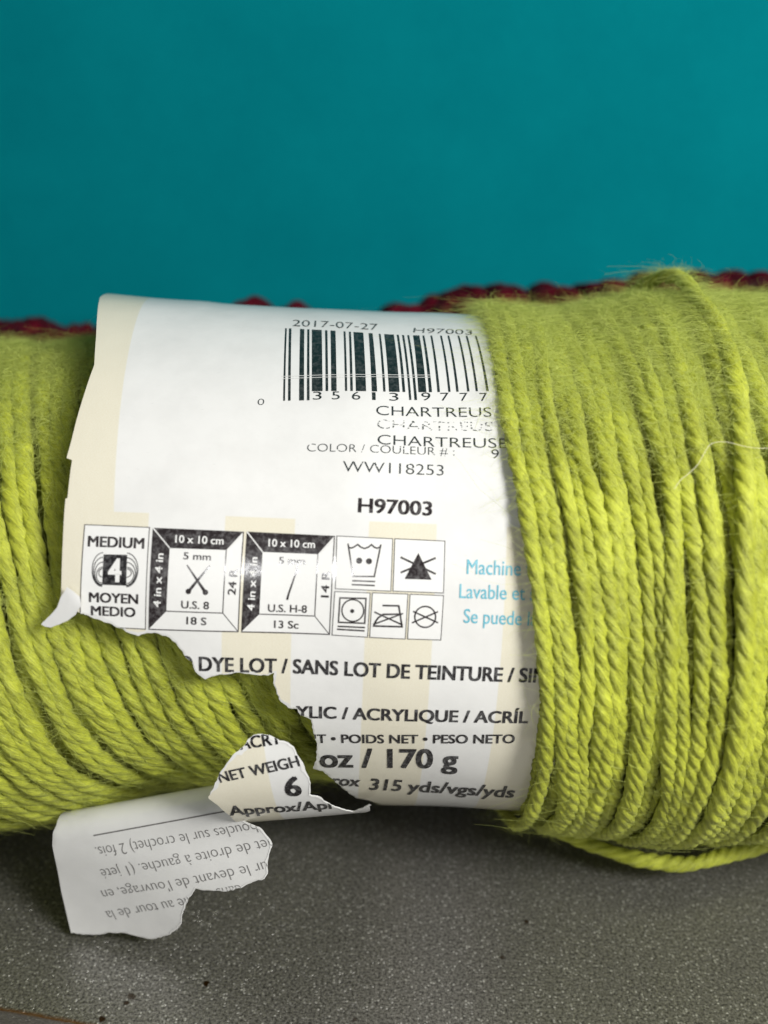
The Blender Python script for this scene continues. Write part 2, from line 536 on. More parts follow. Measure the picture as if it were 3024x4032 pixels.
def outline(grow, r0=0.03, k=10):
    out = []
    hx, hy, r = HX + grow, HY + grow, r0 + grow
    for cx, cy, a0 in ((hx - r, hy - r, 0), (-hx + r, hy - r, 90), (-hx + r, -hy + r, 180), (hx - r, -hy + r, 270)):
        for i in range(k + 1):
            a = math.radians(a0 + 90 * i / k); out.append((cx + r * math.cos(a), cy + r * math.sin(a)))
    return out


def ringed(name, prof, mat, caps=()):
    V, Fq = [], []
    n = len(outline(0))
    for g, z in prof: V += [(x, y, z + 0.012) for x, y in outline(g)]
    for k in range(len(prof) - 1):
        for i in range(n): Fq.append((k * n + i, k * n + (i + 1) % n, (k + 1) * n + (i + 1) % n, (k + 1) * n + i))
    for c in caps: Fq.append(tuple(range(c * n, c * n + n)))
    bm = bmesh.new(); me = bpy.data.meshes.new(name); me.from_pydata(V, [], Fq); bm.from_mesh(me)
    bmesh.ops.recalc_face_normals(bm, faces=bm.faces[:]); bm.to_mesh(me); bm.free()
    return link(name, me, mat, tray)


ringed('tray_floor', [(0, -0.0015), (0, 0.0)], M_TRAY, (0, 1))
ringed('tray_rim', [(-0.0004, -0.0020), (0.00002, 0.00003), (0.0006, 0.0005), (0.006, 0.0040), (0.009, 0.0050), (0.010, 0.0046), (0.0098, 0.0040), (0.006, 0.0028), (0.001, -0.0008), (-0.0004, -0.0020)], M_RIM)
ringed('tray_foot', [(-0.012, -0.0120), (-0.008, -0.0120), (-0.006, -0.0016), (-0.010, -0.0016), (-0.012, -0.0120)], M_TRAY)


# ------------------------------------------------------------------ yarn
def strand_mesh(name, P, Nrm, r, pitch, phase, lobes=4, nt=24, a=0.555, b=0.475, flat=0.84, lump=0.12, hand=1.0):
    """One plied strand: a lobed section that turns along the path P (n,3) with outward normals Nrm."""
    n = len(P)
    T = np.gradient(P, axis=0); T /= np.linalg.norm(T, axis=1)[:, None]
    Nn = Nrm - (Nrm * T).sum(1)[:, None] * T; Nn /= np.linalg.norm(Nn, axis=1)[:, None]
    B = np.cross(T, Nn)
    L = np.concatenate([[0], np.cumsum(np.linalg.norm(np.diff(P, axis=0), axis=1))])
    th = np.arange(nt) / nt * 2 * np.pi
    loc = (th % (2 * np.pi / lobes)) - np.pi / lobes
    rho = b * np.cos(loc) + np.sqrt(a * a - (b * np.sin(loc)) ** 2)
    sd = rng.uniform(0, 50)
    ln = 1 + lump * (np.sin(L * 900 + sd) * 0.5 + np.sin(L * 410 + sd * 2) * 0.6 + np.sin(L * 2100 + sd * 3) * 0.3)
    tw = hand * (2 * np.pi * L / pitch + 0.35 * np.sin(L * 230 + sd)) + phase
    lobe_amp = 1 + 0.05 * np.sin(th[None, :] * 1.0 + sd + L[:, None] * 150)
    rr = r * ln[:, None] * rho[None, :] * lobe_amp
    ang = th[None, :] + tw[:, None]
    x, y = rr * np.cos(ang), rr * np.sin(ang) * flat
    V = P[:, None, :] + x[:, :, None] * B[:, None, :] + y[:, :, None] * Nn[:, None, :]
    i = np.arange(n - 1)[:, None]; j = np.arange(nt)[None, :]; j2 = (j + 1) % nt
    Fq = np.stack(np.broadcast_arrays(i * nt + j, i * nt + j2, (i + 1) * nt + j2, (i + 1) * nt + j), -1).reshape(-1, 4)
    u0 = np.broadcast_to(j / nt, (n - 1, nt)); u1 = np.broadcast_to((j + 1) / nt, (n - 1, nt))
    l0 = np.broadcast_to(L[:-1, None] * 1000 + sd * 7, (n - 1, nt)); l1 = np.broadcast_to(L[1:, None] * 1000 + sd * 7, (n - 1, nt))
    UV = np.stack([np.stack([u0, l0], -1), np.stack([u1, l0], -1), np.stack([u1, l1], -1), np.stack([u0, l1], -1)], 2).reshape(-1, 2)
    return V.reshape(-1, 3), Fq, UV


def smooth01(x): x = np.clip(x, 0, 1); return x * x * (3 - 2 * x)


def lerp_tab(x, xs, ys): return np.interp(x, xs, ys)


TILT = math.tan(math.radians(-2.4))


def left_R(x): return lerp_tab(x, [-0.095, -0.080, -0.060, -0.050, -0.043, -0.036, 0.03], [0.030, 0.0385, 0.0393, 0.0386, 0.0377, 0.0362, 0.0356])
def left_c(x): return lerp_tab(x, [-0.095, -0.058, -0.050, -0.040, -0.030, -0.012, 0.03], [-0.0050, -0.0050, -0.0044, -0.0022, -0.0004, 0.0003, TILT * 0.03])
def right_R(x): return lerp_tab(x, [0.005, 0.0187, 0.022, 0.030, 0.040, 0.050, 0.065, 0.080, 0.095], [0.0414, 0.0417, 0.0421, 0.0430, 0.0440, 0.0440, 0.0436, 0.0428, 0.034])
def right_c(x): return lerp_tab(x, [0.005, 0.0187, 0.030, 0.095], [-0.0006, -0.0010, -0.0016, -0.0018])


def right_top(x): return lerp_tab(x, [0.014, 0.0165, 0.0215, 0.0275, 0.0355, 0.045, 0.065, 0.08, 0.095], [0.0407, 0.0407, 0.0404, 0.0412, 0.0425, 0.0434, 0.0432, 0.0424, 0.034])


def wrap_path(xf, Rf, cf, rad_off, ph0=-172, ph1=188, n=420, top=False):
    ph = np.radians(np.linspace(ph1, ph0, n))
    x = xf(ph); R = Rf(x)
    if top: R = R + (right_top(x) - R) * smooth01((ph - 0.3) / 1.0)
    R = R + rad_off(ph); c = cf(x)
    P = np.stack([x, -R * np.cos(ph), ZA + c + R * np.sin(ph)], 1)
    Nn = np.stack([np.zeros_like(ph), -np.cos(ph), np.sin(ph)], 1)
    return P, Nn, ph


skein = empty('yarn_skein', (0, 0, 0.0))
tag(skein, 'chartreuse green yarn skein on the dark tray with a torn label round it', 'yarn skein')
FIBRE = []                                       # (points, normals, tangents) where fuzz may root


def wob(amp, k=3):
    f = [(rng.uniform(1, 6), rng.uniform(0, 6.28), rng.uniform(0.3, 1)) for _ in range(k)] + [(rng.uniform(8, 16), rng.uniform(0, 6.28), rng.uniform(0.1, 0.3))]
    return lambda ph: amp * sum(w * np.sin(ph * a + b) for a, b, w in f) / k * 1.6


def add_strand(P, Nn, r, parent, mat, name='strand', pitch=0.0088, **kw):
    V, Fq, UV = strand_mesh(name, P, Nn, r, pitch, rng.uniform(0, 6.28), **kw)
    return link(name, np_mesh(name, V, Fq, UV), mat, parent)


R_ST = 0.00128
R_SR = 0.00106
# left part, wound at a slant, running on under the label
x0 = -0.086
while x0 < 0.026:
    k = 0.20 + rng.uniform(-0.035, 0.035); wb = wob(0.0006); ra = wob(0.00022); off = rng.uniform(-0.00045, 0.0001)
    k2 = 0.0035 + rng.uniform(-0.0008, 0.0012)
    xf = lambda ph, x0=x0, k=k, wb=wb, k2=k2: x0 + k * 0.038 * (0.5 - ph) + k2 * np.clip(0.15 - ph, 0, 1.6) ** 2 + wb(ph)
    P, Nn, ph = wrap_path(xf, left_R, left_c, lambda ph, ra=ra, off=off: -R_ST * 0.9 + ra(ph) + off)
    add_strand(P, Nn, R_ST * rng.uniform(0.92, 1.1), skein, M_YARN, pitch=rng.uniform(0.0112, 0.0132))
    FIBRE.append((P, Nn, ph, 'L'))
    x0 += rng.uniform(0.0019, 0.0025)
# right part, wound over the label's end
S0 = lambda ph: np.interp(-ph, [-3.3, -1.57, -0.96, -0.47, 0.08, 0.60, 0.96, 1.6, 3.2], [0.0155, 0.0158, 0.0162, 0.0190, 0.0217, 0.0211, 0.0202, 0.0180, 0.0175])


def smooth_path(f, ph, w=25):
    v = f(ph); k = np.ones(w) / w
    return np.convolve(np.pad(v, w // 2, mode='edge'), k, 'valid')


x0 = 0.0; i = 0
while x0 < 0.068:
    wb = wob(0.0001 if i < 2 else 0.0009); ra = wob(0.00045); off = 0.0 if i < 2 else rng.uniform(-0.0009, 0.0004); kk = rng.uniform(-0.03, 0.03) if i > 1 else 0
    ex = 0.0 if i == 0 else 0.0023 * math.exp(-(i - 1) / 4)
    xf = lambda ph, x0=x0, i=i, wb=wb, ex=ex, kk=kk: 0.0190 + x0 + (smooth_path(S0, ph) - 0.0190) * math.exp(-i / 22) + wb(ph) + ex * smooth01((-0.05 - ph) / 0.5) + kk * 0.02 * (0.5 - ph)
    P, Nn, ph = wrap_path(xf, right_R, right_c, lambda ph, ra=ra, off=off: -R_SR * 0.9 + ra(ph) + off, top=True)
    add_strand(P, Nn, R_SR * rng.uniform(0.88, 1.22), skein, M_YARN, pitch=rng.uniform(0.0090, 0.0108))
    FIBRE.append((P, Nn, ph, 'R'))
    x0 += rng.uniform(0.00140, 0.00185) if i else 0.0019
    i += 1
print('right strands', i, 'all', len(FIBRE))
# a raised strand riding over the others on the right
s_top, s_mid, s_low = 0.0468, 0.0418, 0.0432
xf = lambda ph: np.interp(-ph, [-3.3, -2.2, -1.75, -1.2, -0.5, 0.2, 1.0, 3.2], [0.036, 0.039, 0.0452, 0.0462, 0.0442, 0.0448, 0.0455, 0.047])
ro = lambda ph: -R_ST * 0.9 + 0.0016 * smooth01((ph + 0.9) / 0.9) + 0.0022 * np.exp(-((ph - 1.85) / 0.22) ** 2)
P, Nn, ph = wrap_path(xf, right_R, right_c, ro, top=True)
add_strand(P, Nn, R_ST * 1.02, skein, M_YARN, 'raised_strand', pitch=0.0115)
FIBRE.append((P, Nn, ph, 'R'))
# strands beneath, seen only in the gaps
VV, FF, UU, o_ = [], [], [], 0
for side, xs, Rf, cf in (('L', np.arange(-0.088, 0.028, 0.0030), left_R, left_c), ('R', np.arange(0.0215, 0.088, 0.0030), right_R, right_c)):
    for x in xs:
        k = rng.uniform(0.05, 0.3) if side == 'L' else rng.uniform(-0.05, 0.12)
        P, Nn, ph = wrap_path(lambda ph: x + k * 0.038 * (0.5 - ph), Rf, cf, lambda ph: -R_ST * 2.35, n=220, top=(side == 'R'))
        V, Fq, UV = strand_mesh('x', P, Nn, R_ST * 1.05, 0.0094, rng.uniform(0, 6), nt=12)
        VV.append(V); FF.append(Fq + o_); UU.append(UV); o_ += len(V)
# solid heart of the skein
xs = np.linspace(-0.094, 0.094, 120); ph = np.linspace(0, 2 * np.pi, 48, endpoint=False)
Rr = np.where(xs < 0.0205, left_R(xs), np.minimum(right_R(xs), right_top(xs))) - R_ST * 3.1; cc = np.where(xs < 0.0205, left_c(xs), right_c(xs))
Rr[0] = Rr[-1] = 0.002
V = np.stack([np.broadcast_to(xs[:, None], (120, 48)), -Rr[:, None] * np.cos(ph), ZA + cc[:, None] + Rr[:, None] * np.sin(ph)], -1).reshape(-1, 3)
i_ = np.arange(119)[:, None]; j_ = np.arange(48)[None, :]
Fq = np.stack(np.broadcast_arrays(i_ * 48 + j_, i_ * 48 + (j_ + 1) % 48, (i_ + 1) * 48 + (j_ + 1) % 48, (i_ + 1) * 48 + j_), -1).reshape(-1, 4)
VV.append(V); FF.append(Fq + o_); UU.append(np.zeros((len(Fq) * 4, 2)))
tag(link('inner_winding', np_mesh('inner_winding', np.concatenate(VV), np.concatenate(FF), np.concatenate(UU)), M_YARN, skein), kind='stuff')

# loose strand lying along the front on the tray
pts = [(2120, 3225, .0105), (2200, 3272, .0092), (2290, 3314, .0080), (2400, 3354, .0070), (2520, 3388, .0064), (2640, 3405, .0060), (2740, 3400, .0058), (2850, 3374, .0058), (2960, 3343, .0058), (3080, 3307, .0060), (3250, 3250, .0068), (3500, 3160, .010)]
C3 = np.array([tray_hit(a, b - 4, z) for a, b, z in pts])
tt = np.linspace(0, len(C3) - 1, 260)


def catmull(C, tt):
    out = []
    for t_ in tt:
        i = min(int(t_), len(C) - 2); f = t_ - i
        p0, p1, p2, p3 = C[max(i - 1, 0)], C[i], C[i + 1], C[min(i + 2, len(C) - 1)]
        out.append(0.5 * ((2 * p1) + (-p0 + p2) * f + (2 * p0 - 5 * p1 + 4 * p2 - p3) * f * f + (-p0 + 3 * p1 - 3 * p2 + p3) * f ** 3))
    return np.array(out)


P = catmull(C3, tt); Nn = np.broadcast_to(np.array([0, -0.6, 0.8]), P.shape).copy()
add_strand(P, Nn, 0.00122, skein, M_YARN, 'loose_strand', pitch=0.0088, a=0.51, b=0.53, flat=1.0, hand=1.0)

# fuzz: fine fibres standing off the strands
def fuzz(count, weight, lmin, lmax, wid, lift, K=7, stand=0.0007):
    ids = rng.integers(0, len(FIBRE), count * 14)
    P0, N0, T0 = [], [], []
    for i in ids:
        P, Nn, ph, sd = FIBRE[i]
        j = rng.integers(5, len(P) - 5)
        if rng.random() > weight(ph[j], P[j], sd): continue
        T = P[j + 1] - P[j - 1]; T = T / np.linalg.norm(T)
        P0.append(P[j]); N0.append(Nn[j]); T0.append(T)
        if len(P0) >= count: break
    P0, N0, T0 = map(np.array, (P0, N0, T0)); n = len(P0)
    B0 = np.cross(T0, N0)
    al = rng.uniform(0, 2 * np.pi, n)
    root = P0 + R_ST * 0.9 * (np.cos(al)[:, None] * B0 * 0.8 + np.abs(np.sin(al))[:, None] * N0)
    d = T0 * rng.normal(0, 1, n)[:, None] * 0.7 + B0 * rng.normal(0, 1, n)[:, None] + N0 * rng.uniform(0.0, lift, n)[:, None]
    d /= np.linalg.norm(d, axis=1)[:, None]
    L = rng.uniform(lmin, lmax, n) * rng.uniform(0.4, 1, n)
    curl = np.cross(d, N0 + rng.normal(0, 0.7, (n, 3))) * rng.normal(0, 1.0, n)[:, None]
    sag = N0 * rng.uniform(-0.9, 0.1, n)[:, None]
    t_ = np.linspace(0, 1, K)
    C = root[:, None, :] + L[:, None, None] * (t_[None, :, None] * d[:, None, :] + (t_ ** 2)[None, :, None] * 0.75 * (curl + sag)[:, None, :])
    C += (np.sin(t_[None, :] * rng.uniform(4, 12, n)[:, None] + rng.uniform(0, 6, n)[:, None]) * 0.09 * L[:, None])[:, :, None] * B0[:, None, :]
    rv = C[:, :, 1:] - np.array([0.0, ZA - 0.0015]); rr = np.linalg.norm(rv, axis=2); r0 = rr[:, :1]
    cap = (0.00025 + rng.exponential(stand, n))[:, None]
    C[:, :, 1:] = np.array([0.0, ZA - 0.0015]) + rv / rr[:, :, None] * (r0 + np.where(rr > r0, cap * np.tanh((rr - r0) / cap), (rr - r0) * 0.3))[:, :, None]
    C[:, :, 2] = np.maximum(C[:, :, 2], 0.0003)
    tang = np.gradient(C, axis=1); tang /= np.linalg.norm(tang, axis=2)[:, :, None] + 1e-12
    view = CAM - C; view /= np.linalg.norm(view, axis=2)[:, :, None]
    rnd = rng.normal(0, 1, (n, 1, 3)); side = np.cross(tang, N0[:, None, :] + 0.6 * rnd); side /= np.linalg.norm(side, axis=2)[:, :, None] + 1e-12
    w = wid * rng.uniform(0.6, 1.3, n)[:, None] * (1 - 0.6 * t_)[None, :]
    V = np.stack([C - side * w[:, :, None], C + side * w[:, :, None]], 2).reshape(-1, 3)
    b = (np.arange(n) * K * 2)[:, None] + (np.arange(K - 1) * 2)[None, :]
    Fq = np.stack([b, b + 1, b + 3, b + 2], -1).reshape(-1, 4)
    return V, Fq


def w_front(ph, p, sd):
    if not (-1.5 < ph < 2.2): return 0
    if sd == 'L' and p[0] > -0.006: return 0
    if abs(p[0]) > 0.072: return 0
    if sd == 'L' and p[0] > -0.040 and ph > 0.25: return 0
    return 0.45 + 0.55 * math.exp(-((ph - 1.5) / 0.45) ** 2)


def w_top(ph, p, sd):
    if not (0.75 < ph < 2.3) or abs(p[0]) > 0.075: return 0
    if sd == 'L' and p[0] > -0.042: return 0
    return min(1.0, (ph - 0.75) / 0.6)


def w_edge(ph, p, sd): return 1.0 if (sd == 'R' and p[0] < 0.0225 and -1.4 < ph < 1.9) else 0


Va, Fa = fuzz(34000, w_front, 0.0015, 0.0050, 0.000018, 0.30)
Vb, Fb = fuzz(110000, w_top, 0.002, 0.0070, 0.000017, 0.9, stand=0.0012)
Vd, Fd = fuzz(16000, lambda ph, p, sd: 1.0 if sd == 'L' and -1.3 < ph < 0.5 and -0.07 < p[0] < -0.004 and (ph < 0.2 or p[0] < -0.04) else 0, 0.002, 0.0075, 0.000017, 0.3, stand=0.0008)
Vc, Fc = fuzz(2600, w_edge, 0.003, 0.009, 0.000015, 0.6, stand=0.0009)
fz = link('fuzz', np_mesh('fuzz', np.concatenate([Va, Vb, Vc, Vd]), np.concatenate([Fa, Fb + len(Va), Fc + len(Va) + len(Vb), Fd + len(Va) + len(Vb) + len(Vc)])), M_FUZZ, skein)
tag(fz, kind='stuff')

# ------------------------------------------------------------------ the paper label
lab = empty('paper_label')
tag(lab, 'torn white and cream paper label with a barcode wrapped round the green skein', 'label')


class Main(CylSurf):
    def extra(self, s, v):
        ph = v / self.R
        a = 0.0008 * smooth01((-0.022 - s) / 0.022) * smooth01((ph - 1.15) / 0.5)      # the free corner stands off at the top left
        k = np.clip((ph - 1.42) + (s + 0.040) * -9.0, 0, 1) * smooth01((-0.026 - s) / 0.004)
        return a + 0.0006 * k


MAIN = Main(AXIS0, math.radians(-2.4), 0.0390, 0.00011)
left_edge = [(395, 1196), (380, 1330), (372, 1440), (335, 1545), (300, 1660), (280, 1740), (262, 1803), (284, 1812), (278, 1850), (266, 1960), (258, 1964), (254, 2010), (247, 2150), (242, 2300), (240, 2372)]
tear = [(240, 2372), (273, 2398), (305, 2408), (330, 2415), (385, 2436), (440, 2455), (520, 2495), (545, 2503), (580, 2490), (625, 2493), (655, 2502), (695, 2530), (720, 2562), (735, 2590), (755, 2602), (765, 2630), (780, 2652), (808, 2672), (835, 2660), (870, 2652),
        (940, 2645), (1010, 2656), (1055, 2659), (1081, 2649), (1078, 2690), (1100, 2752), (1136, 2786), (1172, 2791), (1185, 2815), (1226, 2834), (1235, 2883), (1250, 2936), (1247, 2984), (1235, 3027), (1274, 3037), (1312, 3071), (1360, 3114), (1409, 3145), (1450, 3152)]
cut = [tuple(MAIN.uv(*p)) for p in left_edge]
torn = [tuple(p) for p in rough_line([MAIN.uv(*p) for p in tear], 0.00011, 0.0004)]
uvl = lambda x, y: MAIN.uv(x, y)
RM = MAIN.R
s_r = 0.0245
low = -1.55 * RM
end = torn[-1]
edge_top = [(cut[0][0] - 0.001, 2.2 * RM), (cut[0][0] - 0.003, 3.0 * RM)]
poly = edge_top[::-1] + cut + torn[1:] + [(end[0] + 0.002, end[1] - 0.004), (end[0] + 0.001, end[1] - 0.012), (end[0] + 0.003, low), (s_r, low), (s_r, 0.0), (0.0208, 0.55 * RM), (0.0162, 1.1 * RM), (0.0157, 1.6 * RM), (0.0157, 3.0 * RM)]
dense = []
for a, b in zip(poly, poly[1:] + poly[:1]):
    a, b = np.array(a), np.array(b); k = max(1, int(np.linalg.norm(b - a) / 0.0015))
    dense += [a + (b - a) * i / k for i in range(k)]
MAIN_POLY = np.array(dense)
S = lambda x, y: float(uvl(x, y)[0]) * 100.0
V_ = lambda x, y: float(uvl(x, y)[1]) * 100.0
PK = (S(538, 1262) - S(447, 1990)) / (V_(538, 1262) - V_(447, 1990))
printed = dict(stripes=[(None, S(589, 2045)), (S(884, 2060), S(1164, 2070)), (S(1450, 2080), S(1722, 2090)), (S(1993, 2100), S(2275, 2110))],
               panel=(S(447, 1990) - PK * V_(447, 1990), V_(900, 2035), PK))
M_LABEL = paper_material('printed_label_paper', printed)
front = sheet(MAIN, MAIN_POLY, 0.0013, 'front_panel', M_LABEL, lab)


def torn_rim(surf, line, inner_sign, name, parent, wmin=0.00008, wmax=0.0006, h=0.00006):
    """The white broken fibres along a tear."""
    q = np.array(line); n = len(q)
    T = np.gradient(q, axis=0); T /= np.linalg.norm(T, axis=1)[:, None] + 1e-12
    nn = np.stack([-T[:, 1], T[:, 0]], 1) * inner_sign
    w = np.array([wmin + (wmax - wmin) * max(0, noise.noise(Vector((i * 0.21, 0.3, 1.7))) + 0.35) * random.uniform(0.5, 1.3) for i in range(n)])
    a = surf.xyz(q - nn * 0.00006, h * 0.3); b = surf.xyz(q + nn * w[:, None], h)
    V = np.stack([a, b], 1).reshape(-1, 3)
    i = np.arange(n - 1) * 2; Fq = np.stack([i, i + 1, i + 3, i + 2], 1)
    return link(name, np_mesh(name, V, Fq), M_BACK, parent)


torn_rim(MAIN, torn[6:], 1, 'torn_edge', front)

M = lambda clip=False: Print(MAIN, MAIN_POLY if clip else None)
Z2 = lambda x, y: (1000 + x / 1.4426, 1150 + y / 1.4426)
Z3 = lambda x, y: (100 + x / 1.659, 2000 + y / 1.659)
Z4 = lambda x, y: (1000 + x / 1.3825, 2000 + y / 1.3825)
Z5 = lambda x, y: (700 + x / 2.074, 2550 + y / 2.074)
Z6 = lambda x, y: (1100 + x / 1.508, 2600 + y / 1.508)
Z7 = lambda x, y: (150 + x / 1.508, 3050 + y / 1.508)

# barcode
topx = [(178, 187), (200, 213), (263, 286), (304, 315), (330, 385), (405, 417), (436, 463), (510, 520), (540, 551), (566, 621), (652, 674), (710, 720), (741, 795), (812, 823), (842, 853), (872, 882), (905, 940), (958, 968), (1003, 1012), (1058, 1067), (1100, 1109), (1157, 1166), (1203, 1212), (1255, 1264)]
botx = [(168, 178), (195, 209), (258, 285), (302, 316), (330, 390), (408, 422), (440, 470), (518, 530), (548, 562), (580, 637), (670, 700), (735, 748), (768, 828), (845, 860), (878, 890), (908, 922), (935, 980), (995, 1012), (1043, 1057), (1105, 1117), (1150, 1163), (1212, 1224), (1260, 1272), (1320, 1333)]
pb = M()
for i, ((a, b), (c_, d)) in enumerate(zip(topx, botx)):
    yt = lambda x: 208 + (x - 178) * 0.044
    yb = 618 if i < 4 else 612 if i in (14, 15) else 567
    k = (yb - 210) / 357.0
    ext = lambda t0, b0: t0 + (b0 - t0) * k
    pb.poly([Z2(a, yt(a)), Z2(b, yt(b)), Z2(ext(b, d), yb), Z2(ext(a, c_), yb)])
pb.done('barcode', M_THERMAL, front, fine=0.0008)
pb = M()
for y in (468, 481):
    pb.stroke([Z2(160, y + 12), Z2(700, y + 2), Z2(1000, y + 2)], 1.6)
pb.done('barcode_scratch', M_WHITEINK, front, h=0.00008)
pb = M()
for ch_, a, b, y in (('3', 335, 385, 615), ('5', 443, 488, 615), ('6', 557, 605, 616), ('1', 672, 692, 617), ('3', 770, 822, 618), ('9', 953, 1005, 614), ('7', 1062, 1110, 616), ('7', 1172, 1217, 619), ('7', 1285, 1328, 622)):
    pb.text(ch_, Z2(a, y), Z2(b, y), 31, -0.004)
pb.text('0', Z2(20, 640), Z2(57, 641), 25, -0.015)
pb.done('barcode_digits', M_THERMAL, front)


def line(body, p0, p1, cap, bold=0.0, mat=M_INK, clip=False, parent=None, name='printed_line', surf=None, polyc=None, chip=0.0, gap=1.0):
    p = Print(surf or MAIN, (polyc if polyc is not None else MAIN_POLY) if clip else None)
    p.text(body, p0, p1, cap, bold, gap=gap)
    return p.done(name, mat, parent or front, chip=chip, fine=0.00016 if chip else None)


line('2017-07-27', Z2(218, 196), Z2(706, 210), 24, -0.004, M_THIN)
line('H97003', Z2(905, 223), Z2(1238, 249), 18, -0.004, M_THIN, chip=0.42)
line('CHARTREUS', Z2(695, 702), Z2(1350, 712), 37, -0.008, M_THERMAL, chip=0.5)
line('CHARTREUS', Z2(700, 779), Z2(1358, 791), 36, -0.012, M_THIN, chip=-0.05)
line('CHARTREUSE', Z2(702, 868), Z2(1440, 888), 38, -0.008, M_THERMAL)
line('COLOR / COULEUR # :', Z2(302, 908), Z2(1140, 927), 31, -0.015, M_THERMAL, chip=0.45)
line('9', Z2(1350, 945), Z2(1392, 946), 36, -0.008, M_THERMAL)
line('WW118253', Z2(505, 1024), Z2(1078, 1041), 42, -0.010, M_THERMAL, chip=0.5)
line('H97003', Z2(590, 1251), Z2(1012, 1269), 54, 0.026, M_BROWNINK)

# yarn weight symbol
CARE_BOXES = [[(452, 153), (755, 168), (745, 452), (443, 440)], [(767, 168), (1040, 180), (1032, 463), (757, 452)], [(440, 455), (633, 462), (618, 702), (425, 693)],
              [(645, 461), (838, 468), (823, 711), (630, 703)], [(850, 469), (1032, 477), (1017, 717), (836, 711)]]
wb_ = M(True)
wb_.poly([(335, 2066), (590, 2077), (573, 2477), (316, 2464)]); wb_.poly([(603, 2078), (959, 2093), (938, 2487), (585, 2477)]); wb_.poly([(972, 2093), (1317, 2110), (1297, 2499), (950, 2488)])
for b_ in CARE_BOXES: wb_.poly([Z4(*q) for q in b_])
wb_.done('printed_panel', M_WHITEINK, front, h=0.000025)
p = M(True)
p.stroke([(335, 2066), (590, 2077), (573, 2477), (316, 2464)], 3.2, True)
p.text('MEDIUM', Z3(408, 250), Z3(778, 265), 40, 0.034)
p.text('MOYEN', Z3(415, 612), Z3(738, 626), 37, 0.034)
p.text('MEDIO', Z3(428, 699), Z3(720, 712), 36, 0.034)
p.done('weight_symbol', M_BROWNINK, front)
p = M()
p.poly([Z3(513, 303), Z3(667, 306), Z3(660, 507), Z3(503, 501)])
for side in (-1, 1):
    for k_, (rx, y0, y1) in enumerate(((72, 292, 512), (64, 322, 505), (55, 353, 500), (44, 385, 490), (28, 395, 450))):
        xa = 510 if side < 0 else 666
        cyy, ry = (y0 + y1) / 2 + side * 0, (y1 - y0) / 2
        arc = []
        for a in np.linspace(-90, 90 if k_ < 4 else 90, 15):
            ar = math.radians(a)
            arc.append(Z3(xa + side * rx * math.cos(ar) - side * (14 * math.sin(ar) if a > 0 else 0) * 0 + (-6 if a > 0 else 0) * math.sin(ar), cyy + ry * math.sin(ar) + (3 if side > 0 else 0)))
        p.stroke(arc, 3.4)
p.done('yarn_ball_symbol', M_INK, front)
p = M(); p.text('4', Z3(540, 478), Z3(628, 481), 88, 0.035)
p.done('printed_numeral', M_WHITEINK, front, h=0.00009)


def gauge(o, i, texts, cross, rot_l, rot_r):
    TL, TR, BR, BL = o; tl, tr, br, bl = i
    p = M()
    p.poly([TL, TR, tr, tl]); p.poly([TL, tl, bl, BL])
    p.stroke([TR, BR, BL], 4.2); p.stroke([tr, br, bl], 4.0); p.stroke([BR, br], 3.2)
    for tx, a, b, c_ in texts: p.text(tx, a, b, c_, 0.020)
    p.text(rot_r[0], rot_r[1], rot_r[2], rot_r[3], 0.020)
    if cross:
        p.stroke([Z3(1057, 372), Z3(1178, 552)], 5, w2=13); p.stroke([Z3(1206, 376), Z3(1066, 545)], 5, w2=13)
        p.disc(Z3(1066, 544), 11); p.disc(Z3(1177, 550), 11)
    else:
        p.stroke([Z4(180, 502), Z4(188, 470), Z4(222, 372), Z4(236, 338)], 9, w2=5); p.stroke([Z4(236, 340), Z4(231, 326), Z4(238, 322)], 5)
    p.done('gauge_diagram', M_BROWNINK, front)
    w = M()
    w.text('10 x 10 cm', *rot_l[1], 29, 0.020)
    w.text('4 in x 4 in', *rot_l[0], 28, 0.020)
    w.stroke([TL, tl], 4.5)
    # the corner of the dark top bar is cut by a pale triangle
    t1 = (TR[0] - 3, TR[1] + 14); w.poly([t1, (TR[0] - 4, TR[1] + 40), (tr[0] + 10, tr[1] - 5)])
    w.done('reversed_lettering', M_WHITEINK, front, h=0.00009)


gauge([Z3(835, 130), Z3(1425, 155), Z3(1390, 808), Z3(805, 792)], [Z3(945, 262), Z3(1313, 275), Z3(1290, 686), Z3(922, 673)],
      [('5 mm', Z3(1033, 334), Z3(1213, 343), 27), ('U.S. 8', Z3(1018, 653), Z3(1200, 661), 29), ('18 S', Z3(1052, 758), Z3(1183, 764), 29)],
      True, [(Z3(883, 648), Z3(904, 297)), (Z3(980, 226), Z3(1295, 239))], ('24 R', Z3(1372, 570), Z3(1386, 400), 30))
dx, dy = 369, 15
gauge([(972, 2093), (1317, 2110), (1297, 2499), (950, 2488)], [(1034, 2173), (1252, 2182), (1239, 2427), (1021, 2419)],
      [('5 mm', Z4(135, 304), Z4(278, 309), 27), ('U.S. H-8', Z4(75, 566), Z4(288, 573), 29), ('13 Sc', Z4(108, 655), Z4(242, 660), 29)],
      False, [((Z3(883, 648)[0] + dx, Z3(883, 648)[1] + dy), (Z3(904, 297)[0] + dx, Z3(904, 297)[1] + dy)), (Z4(78, 209), Z4(332, 218))], ('14 R', (1294, 2354), (1299, 2248), 30))


def care(box, draw):
    p = M(); p.stroke([Z4(*q) for q in box], 2.8, True); draw(p); p.done('care_symbol', M_BROWNINK, front)


